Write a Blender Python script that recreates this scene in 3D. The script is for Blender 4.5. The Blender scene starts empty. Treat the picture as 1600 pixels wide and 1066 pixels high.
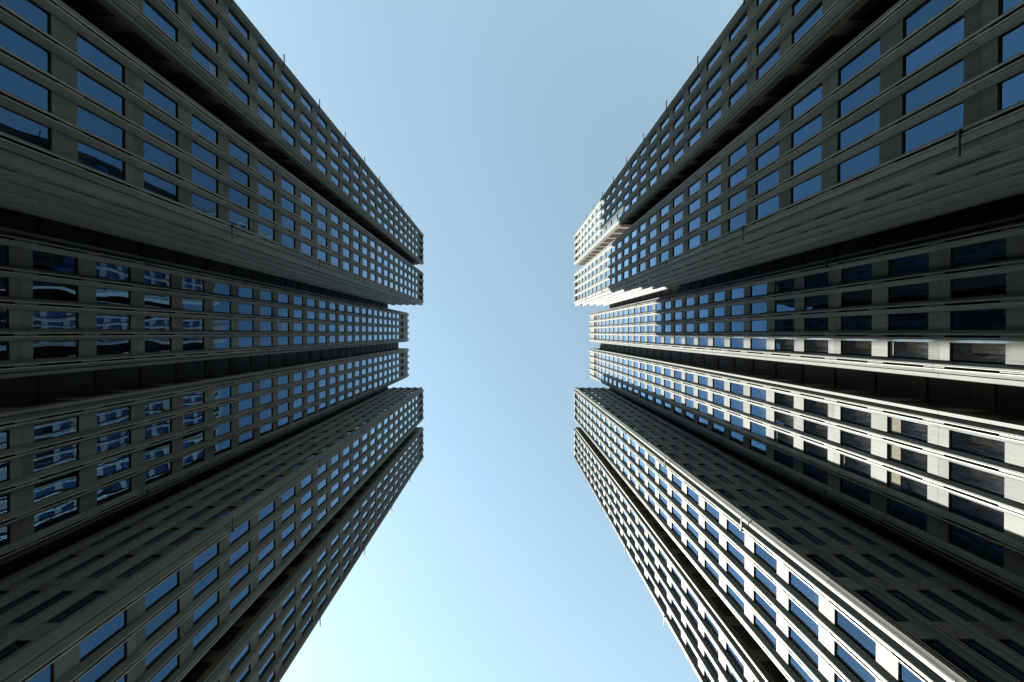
import bpy, math, random
import numpy as np
from mathutils import Matrix, Vector

random.seed(7)
SC = bpy.context.scene
COL = SC.collection
SUN = Vector((-1.0, 0.70, 0.985)).normalized()      # towards the sun

# ------------------------------------------------------------------ camera
cam_data = bpy.data.cameras.new("camera")
cam = bpy.data.objects.new("camera", cam_data)
COL.objects.link(cam)
# looks straight up (a fraction of a degree off the zenith), +Y is down in the picture
VPX, VPY, PPX, PPY, FP, ROLL = 786.44, 520.42, 790.0, 525.0, 711.1, 0.0016
_z = Vector((VPX - PPX, VPY - PPY, FP)).normalized()
_x = Vector((math.cos(ROLL), math.sin(ROLL), 0))
_x = (_x - _z * _x.dot(_z)).normalized()
_y = _z.cross(_x)
cam.rotation_euler = Matrix(((_x[0], -_x[1], -_x[2]), (_y[0], -_y[1], -_y[2]),
                             (_z[0], -_z[1], -_z[2]))).to_euler()
cam_data.sensor_width = 36
cam_data.lens = 36 * FP / 1600
cam_data.shift_x = (800 - PPX) / 1600
cam_data.shift_y = -(533 - PPY) / 1600
cam_data.clip_end = 5000
SC.camera = cam

# ------------------------------------------------------------------ sky and sun
world = bpy.data.worlds.new("World")
SC.world = world
world.use_nodes = True
wn = world.node_tree
sky = wn.nodes.new("ShaderNodeTexSky")
sky.sky_type = 'NISHITA'
sky.sun_disc = False
sky.sun_elevation = math.asin(SUN.z)
sky.sun_rotation = math.atan2(SUN.x, SUN.y)
sky.air_density = 1.35
sky.dust_density = 0.08
sky.ozone_density = 0.6
bg = wn.nodes["Background"]
bg.inputs["Strength"].default_value = 0.05
wb = wn.nodes.new("ShaderNodeMixRGB")               # white balance of the photograph
wb.blend_type = 'MULTIPLY'
wb.inputs["Fac"].default_value = 1.0
wb.inputs["Color2"].default_value = (1.12, 1.04, 0.79, 1)
wn.links.new(sky.outputs[0], wb.inputs["Color1"])
wn.links.new(wb.outputs[0], bg.inputs["Color"])

sun_data = bpy.data.lights.new("sun", 'SUN')
sun_data.energy = 4.1
sun_data.angle = math.radians(0.53)
sun_data.color = (1.0, 1.0, 0.90)
sun = bpy.data.objects.new("sun", sun_data)
COL.objects.link(sun)
sun.rotation_euler = SUN.to_track_quat('Z', 'Y').to_euler()
sun.location = (-60, 40, 150)

SC.render.engine = 'CYCLES'
SC.view_settings.view_transform = 'Standard'
SC.view_settings.look = 'None'
SC.view_settings.gamma = 1.0
SC.view_settings.use_curve_mapping = False
SC.view_settings.exposure = 2.80
SC.cycles.max_bounces = 8
SC.cycles.diffuse_bounces = 2
SC.cycles.glossy_bounces = 4
SC.cycles.transparent_max_bounces = 12
SC.cycles.caustics_reflective = False
SC.cycles.caustics_refractive = False
SC.cycles.sample_clamp_indirect = 4.0
SC.cycles.use_denoising = True


# ------------------------------------------------------------------ materials
class NT:
    def __init__(self, name):
        self.m = bpy.data.materials.new(name)
        self.m.use_nodes = True
        self.t = self.m.node_tree
        self.t.nodes.clear()
        self.out = self.t.nodes.new("ShaderNodeOutputMaterial")

    def n(self, kind, **kw):
        nd = self.t.nodes.new("ShaderNode" + kind)
        for k, v in kw.items():
            if k == 'inp':
                for a, b in v.items():
                    if hasattr(b, 'is_linked') or isinstance(b, bpy.types.NodeSocket):
                        self.t.links.new(b, nd.inputs[a])
                    else:
                        nd.inputs[a].default_value = b
            else:
                setattr(nd, k, v)
        return nd

    def math(self, op, a, b=None, clamp=False):
        nd = self.n("Math", operation=op, use_clamp=clamp)
        for i, v in enumerate((a, b)):
            if v is None:
                continue
            if isinstance(v, bpy.types.NodeSocket):
                self.t.links.new(v, nd.inputs[i])
            else:
                nd.inputs[i].default_value = v
        return nd.outputs[0]

    def surf(self, sock):
        self.t.links.new(sock, self.out.inputs[0])
        return self.m


def concrete(name, col_a, col_b, rough=0.6, streak=0.5, spec=0.18, tone=0.12):
    """precast facade panel: mottled, streaked down its height, every piece a little different"""
    k = NT(name)
    geo = k.n("NewGeometry")
    info = k.n("ObjectInfo")
    big = k.n("TexNoise", inp={"Vector": geo.outputs["Position"], "Scale": 0.45, "Detail": 5.0, "Roughness": 0.6})
    mp = k.n("Mapping", inp={"Vector": geo.outputs["Position"], "Scale": (5.0, 5.0, 0.35)})
    st = k.n("TexNoise", inp={"Vector": mp.outputs[0], "Scale": 1.6, "Detail": 4.0, "Roughness": 0.65})
    fine = k.n("TexNoise", inp={"Vector": geo.outputs["Position"], "Scale": 14.0, "Detail": 3.0})
    a = k.math('MULTIPLY', big.outputs["Fac"], 0.55)
    b = k.math('MULTIPLY', st.outputs["Fac"], streak)
    c = k.math('MULTIPLY', info.outputs["Random"], 0.5)
    d = k.math('MULTIPLY', fine.outputs["Fac"], 0.25)
    s = k.math('ADD', k.math('ADD', a, b), k.math('ADD', c, d))
    s = k.math('SUBTRACT', s, 0.48, True)
    ramp = k.n("MixRGB", inp={"Fac": s, "Color1": (*col_a, 1), "Color2": (*col_b, 1)})
    h = k.math('ADD', k.math('MULTIPLY', fine.outputs["Fac"], 0.4), st.outputs["Fac"])
    bump = k.n("Bump", inp={"Height": h, "Strength": 0.25, "Distance": 0.02})
    p = k.n("BsdfPrincipled", inp={"Base Color": ramp.outputs[0], "Roughness": rough,
                                   "Specular IOR Level": spec, "Normal": bump.outputs[0]})
    return k.surf(p.outputs[0])


M_PIER = concrete("pale precast cladding", (0.090, 0.092, 0.086), (0.032, 0.033, 0.031), 0.58, spec=0.28)
M_SPAN = concrete("spandrel cladding", (0.096, 0.098, 0.092), (0.034, 0.035, 0.033), 0.64, 0.8, spec=0.22)
M_WALL = concrete("shade-darkened recess cladding", (0.014, 0.011, 0.008), (0.008, 0.006, 0.0045), 0.6)  # deep shade of the recesses and gaps put into the wall colour
M_BAND = concrete("shade-darkened floor band", (0.034, 0.031, 0.025), (0.02, 0.018, 0.015), 0.7)  # spandrel colour darkened to carry the shade of the recess
M_SIDE = concrete("gap panel", (0.085, 0.080, 0.070), (0.045, 0.042, 0.036), 0.7)
M_GROUND = concrete("granite paving", (0.16, 0.155, 0.145), (0.10, 0.098, 0.092), 0.7)
M_ROAD = concrete("asphalt", (0.055, 0.055, 0.056), (0.04, 0.04, 0.04), 0.85)


def plain(name, col, rough, metal=0.0, spec=0.5):
    k = NT(name)
    geo = k.n("NewGeometry")
    nz = k.n("TexNoise", inp={"Vector": geo.outputs["Position"], "Scale": 6.0, "Detail": 3.0})
    f = k.math('ADD', k.math('MULTIPLY', nz.outputs["Fac"], 0.6), 0.7)
    mx = k.n("VectorMath", operation='SCALE', inp={0: col, "Scale": f})
    p = k.n("BsdfPrincipled", inp={"Base Color": mx.outputs[0], "Roughness": rough, "Metallic": metal,
                                   "Specular IOR Level": spec})
    return k.surf(p.outputs[0])


M_FRAME = plain("black anodised frame", (0.010, 0.009, 0.009), 0.65, spec=0.12)
M_SLOT = plain("slot shade lining", (0.006, 0.0055, 0.005), 0.8)  # near-black colour adds to the shade inside slots and roof openings
M_INNER = plain("dim room behind glass", (0.010, 0.0085, 0.0075), 0.9, spec=0.0)  # dimness of unlit rooms put into a near-black colour
M_BLIND = plain("cream roller blind", (0.17, 0.155, 0.13), 0.9)
M_STEEL = plain("dark galvanised steel", (0.05, 0.05, 0.05), 0.45, 0.6)
M_TRIM = plain("aluminium trim", (0.24, 0.235, 0.22), 0.45, 0.3)
M_ROOF = plain("roof felt", (0.12, 0.12, 0.12), 0.9)


def glass():
    """window glass, sky blue put into its reflection tint: mirrors the sky and the tower opposite, slightly pillowed, dusty in places"""
    k = NT("dusty sky-tinted glass")
    tc = k.n("TexCoord")
    geo = k.n("NewGeometry")
    info = k.n("ObjectInfo")
    # roller waves and pillowing of the pane
    w = k.math('MULTIPLY', info.outputs["Random"], 90.0)
    mp = k.n("Mapping", inp={"Vector": geo.outputs["Position"], "Scale": (1.0, 1.0, 0.55)})
    nz = k.n("TexNoise", noise_dimensions='4D', inp={"Vector": mp.outputs[0], "W": w, "Scale": 0.6, "Detail": 0.6,
                                                    "Roughness": 0.3})
    bump = k.n("Bump", inp={"Height": nz.outputs["Fac"], "Strength": 1.0, "Distance": 0.020})
    # dust: streaky film, heavier towards the sill of every storey
    mp2 = k.n("Mapping", inp={"Vector": geo.outputs["Position"], "Scale": (14.0, 14.0, 1.6)})
    dn = k.n("TexNoise", noise_dimensions='4D', inp={"Vector": mp2.outputs[0], "W": w, "Scale": 1.0, "Detail": 7.0,
                                                    "Roughness": 0.75})
    sep = k.n("SeparateXYZ", inp={"Vector": geo.outputs["Position"]})
    lvl = k.math('FRACT', k.math('SUBTRACT', k.math('DIVIDE', sep.outputs["Z"], 3.6), 0.47))
    low = k.math('POWER', k.math('SUBTRACT', 1.0, k.math('DIVIDE', lvl, 0.69), True), 3.0)
    dust = k.math('MULTIPLY', k.math('SUBTRACT', dn.outputs["Fac"], 0.40, True), k.math('ADD', low, 0.14))
    dust = k.math('ADD', k.math('MULTIPLY', k.math('MULTIPLY', dust, 0.28), k.math('ADD', k.math('MULTIPLY', info.outputs["Random"], 0.8), 0.2)), 0.002)
    # Schlick reflectance, the same from either face so that daylight gets into the rooms
    dt = k.n("VectorMath", operation='DOT_PRODUCT', inp={0: bump.outputs[0], 1: geo.outputs["Incoming"]})
    c5 = k.math('POWER', k.math('SUBTRACT', 1.0, k.math('ABSOLUTE', dt.outputs["Value"]), True), 5.0)
    frs = k.math('ADD', k.math('MULTIPLY', c5, 0.90), 0.105)
    vary = k.math('ADD', k.math('MULTIPLY', info.outputs["Random"], 0.35), 1.15)
    graze = k.math('MULTIPLY', k.math('SUBTRACT', frs, 0.13, True), 6.0, True)
    refl = k.math('MULTIPLY', k.math('MULTIPLY', frs, k.math('ADD', graze, 1.0)), vary, True)
    sky_tint = k.n("MixRGB", inp={"Fac": k.math('MULTIPLY', k.math('SUBTRACT', frs, 0.13, True), 3.6, True),  # deep blue of the mirrored sky put into the reflection colour
                              "Color1": (0.28, 0.58, 1.0, 1), "Color2": (0.82, 0.96, 1.0, 1)})
    gl = k.n("BsdfGlossy", inp={"Color": sky_tint.outputs[0], "Roughness": 0.0, "Normal": bump.outputs[0]})
    tr = k.n("BsdfTransparent", inp={"Color": (0.74, 0.72, 0.68, 1)})
    df = k.n("BsdfDiffuse", inp={"Color": (0.42, 0.45, 0.50, 1)})
    m1 = k.n("MixShader", inp={0: refl, 1: tr.outputs[0], 2: gl.outputs[0]})
    m2 = k.n("MixShader", inp={0: dust, 1: m1.outputs[0], 2: df.outputs[0]})
    return k.surf(m2.outputs[0])


M_GLASS = glass()

# ------------------------------------------------------------------ mesh pieces
# local axes of a facade piece: x along the wall, y outwards, z up


class MB:
    def __init__(self):
        self.v, self.f, self.m = [], [], []

    def box(self, x0, x1, y0, y1, z0, z1, m=0):
        b = len(self.v)
        self.v += [(x, y, z) for z in (z0, z1) for y in (y0, y1) for x in (x0, x1)]
        self.f += [(b, b + 2, b + 3, b + 1), (b + 4, b + 5, b + 7, b + 6), (b, b + 1, b + 5, b + 4),
                   (b + 2, b + 6, b + 7, b + 3), (b, b + 4, b + 6, b + 2), (b + 1, b + 3, b + 7, b + 5)]
        self.m += [m] * 6
        return self

    def prism(self, prof, z0, z1, m=0):
        """prof: outline (x, y) counter-clockwise seen from above"""
        b, n = len(self.v), len(prof)
        self.v += [(x, y, z0) for x, y in prof] + [(x, y, z1) for x, y in prof]
        self.f += [(b + i, b + (i + 1) % n, b + n + (i + 1) % n, b + n + i) for i in range(n)]
        self.f += [tuple(b + n - 1 - i for i in range(n)), tuple(b + n + i for i in range(n))]
        self.m += [m] * (n + 2)
        return self

    def mesh(self, name, mats):
        me = bpy.data.meshes.new(name)
        me.from_pydata(self.v, [], self.f)
        for m in mats:
            me.materials.append(m)
        me.polygons.foreach_set("material_index", self.m)
        me.update()
        return me


H = 3.6                 # storey
P = 1.54                # bay
EDGE = 0.53             # body corner to first pier axis
WB = 2 * EDGE + 4 * P   # width of a block
PH = 0.297              # half width of a pier at its foot
PN = 0.28               # how far a pier stands out
GAP = 0.018


def pier_mb(length, infills):
    b = MB()
    # each half: foot, sloping cheek with two drip grooves, rounded arris, flat nose with a lip beside the slot
    L = [(-PH, -0.2), (-0.068, -0.2), (-0.068, PN + 0.012), (-0.088, PN + 0.012), (-0.092, PN - 0.006), (-0.150, PN - 0.006),
         (-0.172, PN - 0.020), (-0.197, PN - 0.075), (-0.188, PN - 0.082), (-0.197, PN - 0.095), (-0.232, PN - 0.155),
         (-0.222, PN - 0.163), (-0.240, PN - 0.178), (-PH + 0.006, 0.03), (-PH, 0.0)]
    R = [(-x, y) for x, y in reversed(L)]
    b.prism(L, 0, length, 0)
    b.prism(R, 0, length, 0)
    for x0, x1 in ((-0.092, -0.068), (0.068, 0.092)):       # bright metal trim along the slot
        b.box(x0, x1, PN + 0.0125, PN + 0.024, 0, length, 2)
    b.box(-0.068, 0.068, -0.19, -0.03, 0, length, 1)
    for a, c in infills:
        b.box(-0.040, 0.040, -0.02, PN - 0.03, a, c, 0)
    return b


PIER_T = pier_mb(2 * H - GAP, [(0, 0.16 * H), (0.85 * H, 1.16 * H), (1.85 * H, 2 * H - GAP)])
CAP_W_T = pier_mb(0.40 * H, [(0.10 * H, 0.36 * H)])
CAP_C_T = pier_mb(1.54 * H, [(0.04 * H, 1.44 * H)])
SW = P / 2 - PH - 0.004      # half width of spandrels and windows


def span_mb(z0, z1, rib=False):
    b = MB()
    b.box(-SW, SW, -0.2, 0.0, z0, z1, 0)
    if rib:
        b.box(-SW, SW, 0.0, 0.025, z1 - 0.05, z1, 0)
    return b


SPAN_T = span_mb(0, 0.31 * H)
SPAN_LO = span_mb(0, 0.15 * H - 0.006)
SPAN_UP = span_mb(0, 0.16 * H - 0.006)
SPAN_TOPW = MB().box(-P / 2 + 0.165, P / 2 - 0.165, 0.002, 0.12, 0.02, 0.25 * H)
SPAN_TOPW.box(-SW, SW, -0.2, 0.0, 0, 0.25 * H)
SPAN_TOPC = span_mb(0, 1.34 * H)
WH = 0.69 * H - 0.008


def frame_mb():
    b = MB()
    t, y0, y1 = 0.024, -0.15, -0.045
    b.box(-SW, -SW + t, y0, y1, 0, WH)
    b.box(SW - t, SW, y0, y1, 0, WH)
    b.box(-SW + t, SW - t, y0, y1, 0, t)
    b.box(-SW + t, SW - t, y0, y1, WH - t * 1.6, WH)
    return b


def quad_mb(x0, x1, y, z0, z1):
    b = MB()
    b.v = [(x1, y, z0), (x0, y, z0), (x0, y, z1), (x1, y, z1)]
    b.f = [(0, 1, 2, 3)]
    b.m = [0]
    return b


FRAME_T = frame_mb()
PANE_T = quad_mb(-SW + 0.024, SW - 0.024, -0.08, 0.024, WH - 0.038)
LOUV_T = MB().box(-SW, SW, -0.19, -0.17, 0, 0.98 * H)  # dark slatted backing, added so the roof openings read as unlit depth
for _i in range(7):
    _z = 0.07 * H + _i * 0.13 * H
    LOUV_T.box(-SW, SW, -0.168, -0.13, _z, _z + 0.02)
SILL_T = MB().box(-SW, SW, -0.2, -0.02, 0, 0.03)

ME = {
    'pier_panel': PIER_T.mesh('pier_panel', [M_PIER, M_SLOT, M_TRIM]),
    'pier_cap': CAP_W_T.mesh('pier_cap', [M_PIER, M_SLOT, M_TRIM]),
    'pier_capc': CAP_C_T.mesh('pier_cap', [M_PIER, M_SLOT, M_TRIM]),
    'spandrel': SPAN_T.mesh('spandrel_panel', [M_SPAN]),
    'spandrel_lo': SPAN_LO.mesh('spandrel_panel', [M_SPAN]),
    'spandrel_up': SPAN_UP.mesh('spandrel_panel', [M_SPAN]),
    'parapet': SPAN_TOPW.mesh('parapet_panel', [M_SPAN]),
    'parapetc': SPAN_TOPC.mesh('parapet_panel', [M_SPAN]),
    'window': FRAME_T.mesh('window', [M_FRAME]),
    'louvre': LOUV_T.mesh('louvre_backing', [M_SLOT]),
    'pane': PANE_T.mesh('pane', [M_GLASS]),
}
TEMPL = {'pier_panel': PIER_T, 'pier_cap': CAP_W_T, 'pier_capc': CAP_C_T, 'spandrel': SPAN_T, 'spandrel_lo': SPAN_LO,
         'spandrel_up': SPAN_UP, 'parapet': SPAN_TOPW, 'parapetc': SPAN_TOPC, 'window': FRAME_T, 'louvre': LOUV_T, 'pane': PANE_T}
MATS = {'louvre_backing': [M_SLOT], 'pier_panel': [M_PIER, M_SLOT, M_TRIM], 'spandrel_panel': [M_SPAN], 'parapet_panel': [M_SPAN], 'pier_cap': [M_PIER, M_SLOT, M_TRIM],
        'window': [M_FRAME], 'pane': [M_GLASS]}
NAME = {'louvre': 'louvre_backing', 'pier_panel': 'pier_panel', 'pier_cap': 'pier_cap', 'pier_capc': 'pier_cap', 'spandrel': 'spandrel_panel',
        'spandrel_lo': 'spandrel_panel', 'spandrel_up': 'spandrel_panel', 'parapet': 'parapet_panel',
        'parapetc': 'parapet_panel', 'window': 'window'}



def on_screen(mat, tmpl):
    """rough size in the photograph (pixels across, 0 when out of frame or turned away)"""
    vs = np.array(tmpl.v)
    lo, hi = vs.min(0), vs.max(0)
    ctr = mat @ Vector(((lo[0] + hi[0]) / 2, hi[1], (lo[2] + hi[2]) / 2))
    nrm = (mat.to_3x3() @ Vector((0, 1, 0)))
    if nrm.dot(-ctr) <= 0.2 or ctr.z < 3:
        return 0.0
    pts = [mat @ Vector((x, hi[1], z)) for x, z in ((lo[0], lo[2]), (hi[0], lo[2]), (hi[0], hi[2]), (lo[0], hi[2]))]
    px = [(786 + FP * p.x / p.z, 521.2 + FP * p.y / p.z) for p in pts]
    xs, ys = [p[0] for p in px], [p[1] for p in px]
    if max(xs) < 0 or min(xs) > 1600 or max(ys) < 0 or min(ys) > 1066:
        return 0.0
    a = 0
    for i in range(4):
        x0, y0 = px[i]
        x1, y1 = px[(i + 1) % 4]
        a += x0 * y1 - x1 * y0
    return abs(a) / 2


class Tower:
    def __init__(self, name, label, root_loc, group):
        self.root = bpy.data.objects.new(name, None)
        COL.objects.link(self.root)
        self.root.location = root_loc
        self.root.empty_display_size = 3
        self.root['label'] = label
        self.root['category'] = 'building'
        self.root['group'] = group
        self.inv = Matrix.Translation(-Vector(root_loc))
        self.items = {}         # kind name -> list of (key, matrix, hidden, info)
        self.parts = []

    def put(self, key, mat, hidden=False, info=None):
        self.items.setdefault(NAME[key], []).append((key, mat, hidden, info))

    def link(self, name, me, parent=None, mat=None):
        o = bpy.data.objects.new(name, me)
        COL.objects.link(o)
        o.parent = parent or self.root
        if mat is not None:
            o.matrix_local = self.inv @ mat if parent is None else mat
        return o

    def world_part(self, name, mb, mats, parent=None):
        """a part whose mesh is given in world coordinates"""
        r = self.root.location
        mb.v = [(x - r.x, y - r.y, z - r.z) for x, y, z in mb.v]
        return self.link(name, mb.mesh(name, mats), parent)

    def emit(self):
        for nm, lst in self.items.items():
            sz = [(0.0 if it[2] else on_screen(it[1], TEMPL[it[0]])) for it in lst]
            order = sorted(range(len(lst)), key=lambda i: -sz[i])
            near = [i for i in order[:300] if sz[i] > 0]
            rest = [i for i in range(len(lst)) if i not in set(near)]
            for i in near:
                key, mat, _, info = lst[i]
                o = self.link(nm, ME[key], mat=mat)
                if nm == 'window':
                    self.link('pane', ME['pane'], parent=o)
                    if info:
                        z0 = WH - 0.05 - info * (WH - 0.1)
                        bm = MB().box(-SW + 0.03, SW - 0.03, -0.165, -0.155, z0, WH - 0.04)
                        self.link('roller_blind', bm.mesh('roller_blind', [M_BLIND]), parent=o)
            if rest:
                o = self.join(nm, [(TEMPL[lst[i][0]], lst[i][1]) for i in rest], MATS[nm])
                o['kind'] = 'stuff'
                if nm == 'window':
                    p = self.join('pane', [(PANE_T, lst[i][1]) for i in rest], [M_GLASS], o)
                    p['kind'] = 'stuff'

    def join(self, nm, lst, mats, parent=None):
        V, F, MI, base = [], [], [], 0
        for t, mat in lst:
            m = self.inv @ mat
            A = np.array(m)[:3]
            v = np.array(t.v) @ A[:, :3].T + A[:, 3]
            V.append(v)
            F += [tuple(base + i for i in f) for f in t.f]
            MI += t.m
            base += len(t.v)
        me = bpy.data.meshes.new(nm)
        me.from_pydata(np.vstack(V).tolist(), [], F)
        for m in mats:
            me.materials.append(m)
        me.polygons.foreach_set("material_index", MI)
        me.update()
        return self.link(nm, me, parent)


def face_matrix(px, py, n):
    """origin at the body corner, x axis along the wall (u = n x z), y axis = outward normal"""
    n = Vector((n[0], n[1], 0))
    u = n.cross(Vector((0, 0, 1)))
    return Matrix(((u.x, n.x, 0, px), (u.y, n.y, 0, py), (0, 0, 1, 0), (0, 0, 0, 1)))


BASE_Z = 1.17 * H
GROUND_Z = -1.6


def facade(tw, px, py, n, bays, top, hidden=False, first=EDGE, blinds=None):
    """one wall of a block: piers, spandrels and windows.  top = 'wing' or 'core'"""
    F = face_matrix(px, py, n)
    lv = 27 if top == 'wing' else 29
    for i in range(bays + 1):
        u = first + i * P
        k = 0.31
        while k + 2 <= (28.4 if top == 'wing' else 30.4):
            tw.put('pier_panel', F @ Matrix.Translation((u, 0, k * H)), hidden)
            k += 2
        tw.put('pier_cap' if top == 'wing' else 'pier_capc', F @ Matrix.Translation((u, 0, k * H)), hidden)
    for i in range(bays):
        u = first + (i + 0.5) * P
        T = lambda k: F @ Matrix.Translation((u, 0, k * H))
        for k in range(1, lv + 1):
            if k % 2 == 0:
                tw.put('spandrel_lo', T(k + 0.16), hidden)
                tw.put('spandrel_up', T(k + 0.31 + 0.006 / H), hidden)
            else:
                tw.put('spandrel', T(k + 0.16), hidden)
            if k < lv:
                tw.put('window', T(k + 0.47 + 0.004 / H), hidden, (blinds or {}).get((i, k)))
        tw.put('louvre', T(lv + 0.47), hidden)
        if top == 'wing':
            tw.put('parapet', T(28.45), hidden)
        else:
            tw.put('parapetc', T(30.36), hidden)


def build_tower(name, label, sx, x_wing, x_core, blinds_for):
    """sx: +1 tower on the left (its front looks towards +X), -1 tower on the right"""
    Y0 = 3.04
    ZW, ZC = 28.65 * H, 31.70 * H
    REC = 7.8
    tw = Tower(name, label, (x_wing - sx * 12, Y0, GROUND_Z), 'pair of mirrored office towers')
    f = (sx, 0)
    ctr = {'A': -21.95, 'B': -13.14, 'C': -4.45, 'D': 4.45, 'E': 13.14, 'F': 21.95}
    xs = {'A': x_wing, 'B': x_wing, 'C': x_core, 'D': x_core, 'E': x_wing, 'F': x_wing}
    back = x_wing - sx * 30.0
    for b, c in ctr.items():
        y0, y1 = Y0 + c - WB / 2, Y0 + c + WB / 2
        x = xs[b]
        core = b in 'CD'
        top = 'core' if core else 'wing'
        zt = ZC if core else ZW
        # front face.  u runs along n x z: for n=+X that is -Y, for n=-X it is +Y
        facade(tw, x, y1 if sx > 0 else y0, f, 4, top, blinds=blinds_for.get(b))
        # the two sides towards the court have windows, the sides of the narrow gaps are plain
        for sd in (-1, 1):
            yy = y1 if sd > 0 else y0
            if (b, sd) in (('B', 1), ('E', -1)):
                first = PH + 0.02
                px = x if sd == -sx else x - sx * (first + 4 * P + first)
                facade(tw, px, yy, (0, sd), 4, top, first=first)
                a, c2 = sorted((x - sx * (first * 2 + 4 * P), x - sx * (REC + 0.5)))
                e, g = sorted((yy, yy - sd * 0.3))
                tw.world_part('side_wall', MB().box(a, c2, e, g, GROUND_Z, zt), [M_PIER])
            else:
                a, c2 = sorted((x - sx * 0.2, back))
                e, g = sorted((yy, yy - sd * 0.3))
                outer = (b, sd) in (('A', -1), ('F', 1))
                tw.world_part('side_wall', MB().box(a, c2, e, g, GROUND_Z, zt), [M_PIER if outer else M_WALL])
                if not outer:
                    # narrow slot windows between pale panels, one a storey
                    u0, u1 = sorted((x - sx * 0.20, x - sx * 2.2))
                    p, q = sorted((yy, yy + sd * 0.05))
                    m = MB()
                    v0, v1 = sorted((x - sx * 0.20, x - sx * 0.42))
                    m.box(v0, v1, p, q, GROUND_Z, zt)
                    kk = 1
                    while (kk + 0.47) * H < zt:
                        w0, w1 = sorted((x - sx * 0.422, x - sx * 2.2))
                        m.box(w0, w1, p, q, (kk + 0.16) * H, (kk + 0.47) * H)
                        kk += 1
                    o = tw.world_part('side_panels', m, [M_SIDE])
                    o['kind'] = 'stuff'
        # near-black cores stand in for unlit rooms behind the glass, one per block
        xi = x - sx * 0.55
        lo, hi = sorted((xi, back))
        tw.world_part('inner_wall', MB().box(lo, hi, y0 + 0.55, y1 - 0.55, GROUND_Z, zt - 0.1),
                      [M_INNER])
        # corner posts
        for yy, dy in ((y0, 1), (y1, -1)):
            a, c2 = sorted((x, x - sx * 0.19))
            e, g = sorted((yy, yy + dy * 0.19))
            m = MB()
            k = 0.32
            ztop = zt + 0.05 * H
            z = GROUND_Z
            while z < ztop:
                z2 = min(k * H, ztop)
                if z2 > z:
                    m.box(a, c2, e, g, z, z2 - GAP, 0)
                z = z2
                k += 2
            tw.world_part('corner_post', m, [M_PIER])
        # base storey below the windows
        lo, hi = sorted((x - sx * 0.21, x - sx * 8.0))
        tw.world_part('base_wall', MB().box(lo, hi, y0 + 0.21, y1 - 0.21, GROUND_Z, 1.16 * H), [M_SPAN])
    # recesses between the blocks: wall and storey bands coloured dark for the deep shade
    def recess(ya, yb, xr, zt, k0=1):
        a, c2 = sorted((xr, back))
        m = MB().box(a, c2, ya, yb, GROUND_Z, zt)
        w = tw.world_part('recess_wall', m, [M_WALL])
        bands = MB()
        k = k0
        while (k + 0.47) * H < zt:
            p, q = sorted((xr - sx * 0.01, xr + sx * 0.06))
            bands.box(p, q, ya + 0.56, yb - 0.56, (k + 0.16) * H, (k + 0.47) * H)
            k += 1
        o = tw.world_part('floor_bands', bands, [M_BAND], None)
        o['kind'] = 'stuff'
    yA1, yB0 = Y0 - 21.95 + WB / 2, Y0 - 13.14 - WB / 2
    yB1, yC0 = Y0 - 13.14 + WB / 2, Y0 - 4.45 - WB / 2
    yC1, yD0 = Y0 - 4.45 + WB / 2, Y0 + 4.45 - WB / 2
    yD1, yE0 = Y0 + 4.45 + WB / 2, Y0 + 13.14 - WB / 2
    yE1, yF0 = Y0 + 13.14 + WB / 2, Y0 + 21.95 - WB / 2
    o5 = 0.54
    recess(yA1 - o5, yB0 + o5, x_wing - sx * 2.25, ZW)
    recess(yB1 - o5, yC0 + o5, x_wing - sx * REC, ZW)
    recess(yC1 - o5, yD0 + o5, x_core - sx * 2.3, ZC - 0.0)
    recess(yD1 - o5, yE0 + o5, x_wing - sx * REC, ZW)
    recess(yE1 - o5, yF0 + o5, x_wing - sx * 2.25, ZW)
    # lightning rods and cleaning brackets at the block corners
    xw, xc = x_wing + sx * PN, x_core + sx * PN
    for b, c in ctr.items():
        x = xw if b not in 'CD' else xc
        ztop = (28.8 if b not in 'CD' else 31.9) * H
        for s in (-1, 1):
            yy = Y0 + c + s * (WB / 2)
            d = Vector((sx * 0.8, s * 0.7, 0.5)).normalized() * 0.75
            tw.world_part('lightning_rod', tube(Vector((x - sx * .1, yy - s * .1, ztop - 0.4)), Vector((x - sx * .1, yy - s * .1, ztop - 0.4)) + d, 0.018), [M_STEEL])
    brk = {('A', -1): 2, ('B', 1): 4, ('C', -1): 4, ('D', 1): 4, ('E', -1): 4, ('F', 1): 4}
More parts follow.
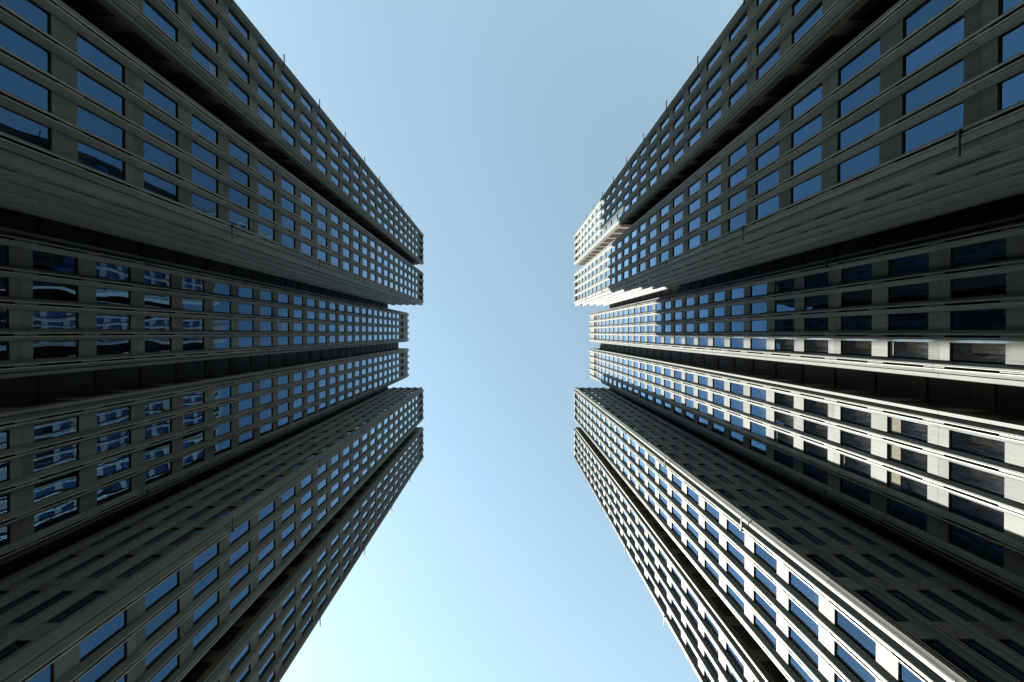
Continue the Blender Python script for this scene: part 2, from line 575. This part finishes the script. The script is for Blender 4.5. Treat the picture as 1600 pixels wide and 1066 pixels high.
    for (b, s), step in brk.items():
        x = xw if b not in 'CD' else xc
        yy = Y0 + ctr[b] + s * (WB / 2 - 0.53)
        k = 4.42
        while k < (26 if b not in 'CD' else 30):
            a, c2 = sorted((x, x + sx * 0.07))
            ln = 0.82 if b not in 'CD' else 0.45
            e, g = sorted((yy - s * 0.12, yy + s * ln))
            m = MB().box(a, c2, e, g, k * H - 0.03, k * H + 0.03)
            a, c2 = sorted((x, x + sx * 0.12))
            e, g = sorted((yy - s * 0.12, yy - s * 0.04))
            m.box(a, c2, e, g, k * H - 0.09, k * H + 0.09)
            tw.world_part('bracket', m, [M_STEEL])
            k += step
    tw.emit()
    return tw


def tube(a, b, r, n=6):
    m = MB()
    d = (b - a).normalized()
    u = d.orthogonal().normalized()
    v = d.cross(u)
    for p in (a, b):
        for i in range(n):
            t = 2 * math.pi * i / n
            q = p + u * (math.cos(t) * r) + v * (math.sin(t) * r)
            m.v.append(tuple(q))
    m.f += [(i, (i + 1) % n, n + (i + 1) % n, n + i) for i in range(n)]
    m.f += [tuple(range(n - 1, -1, -1)), tuple(range(n, 2 * n))]
    m.m = [0] * (n + 2)
    return m


# ------------------------------------------------------------------ ground
def slab(name, x0, x1, y0, y1, z0, z1, mat):
    o = bpy.data.objects.new(name, MB().box(x0, x1, y0, y1, z0, z1).mesh(name, [mat]))
    COL.objects.link(o)
    o['kind'] = 'structure'
    return o


slab('ground', -2000, 2000, -2000, 2000, GROUND_Z - 1.0, GROUND_Z - 0.13, M_ROAD)
slab('plaza', -70, 70, -60, 60, GROUND_Z - 0.13, GROUND_Z, M_GROUND)

# ------------------------------------------------------------------ towers
blR = {'D': {}, 'C': {}}
for i in (0, 1, 2):
    blR['D'][(i, 6)] = 0.28
blR['C'][(3, 6)] = 0.07
blL = {b: {} for b in 'ABCDEF'}
for b in 'ABCDEF':
    for i in range(4):
        for k in range(4, 20):
            if random.random() < 0.07:
                blR.setdefault(b, {}).setdefault((i, k), random.choice((0.06, 0.1, 0.2, 0.45)))
            if random.random() < 0.06:
                blL[b][(i, k)] = random.choice((0.1, 0.25, 0.5))
build_tower('office_tower', 'dim grey office tower filling the left side, its facade wholly in shade', 1,
            -18.30, -23.935, blL)
build_tower('office_tower', 'office tower filling the right side, its facade partly in bright sunlight', -1,
            16.28, 21.86, blR)
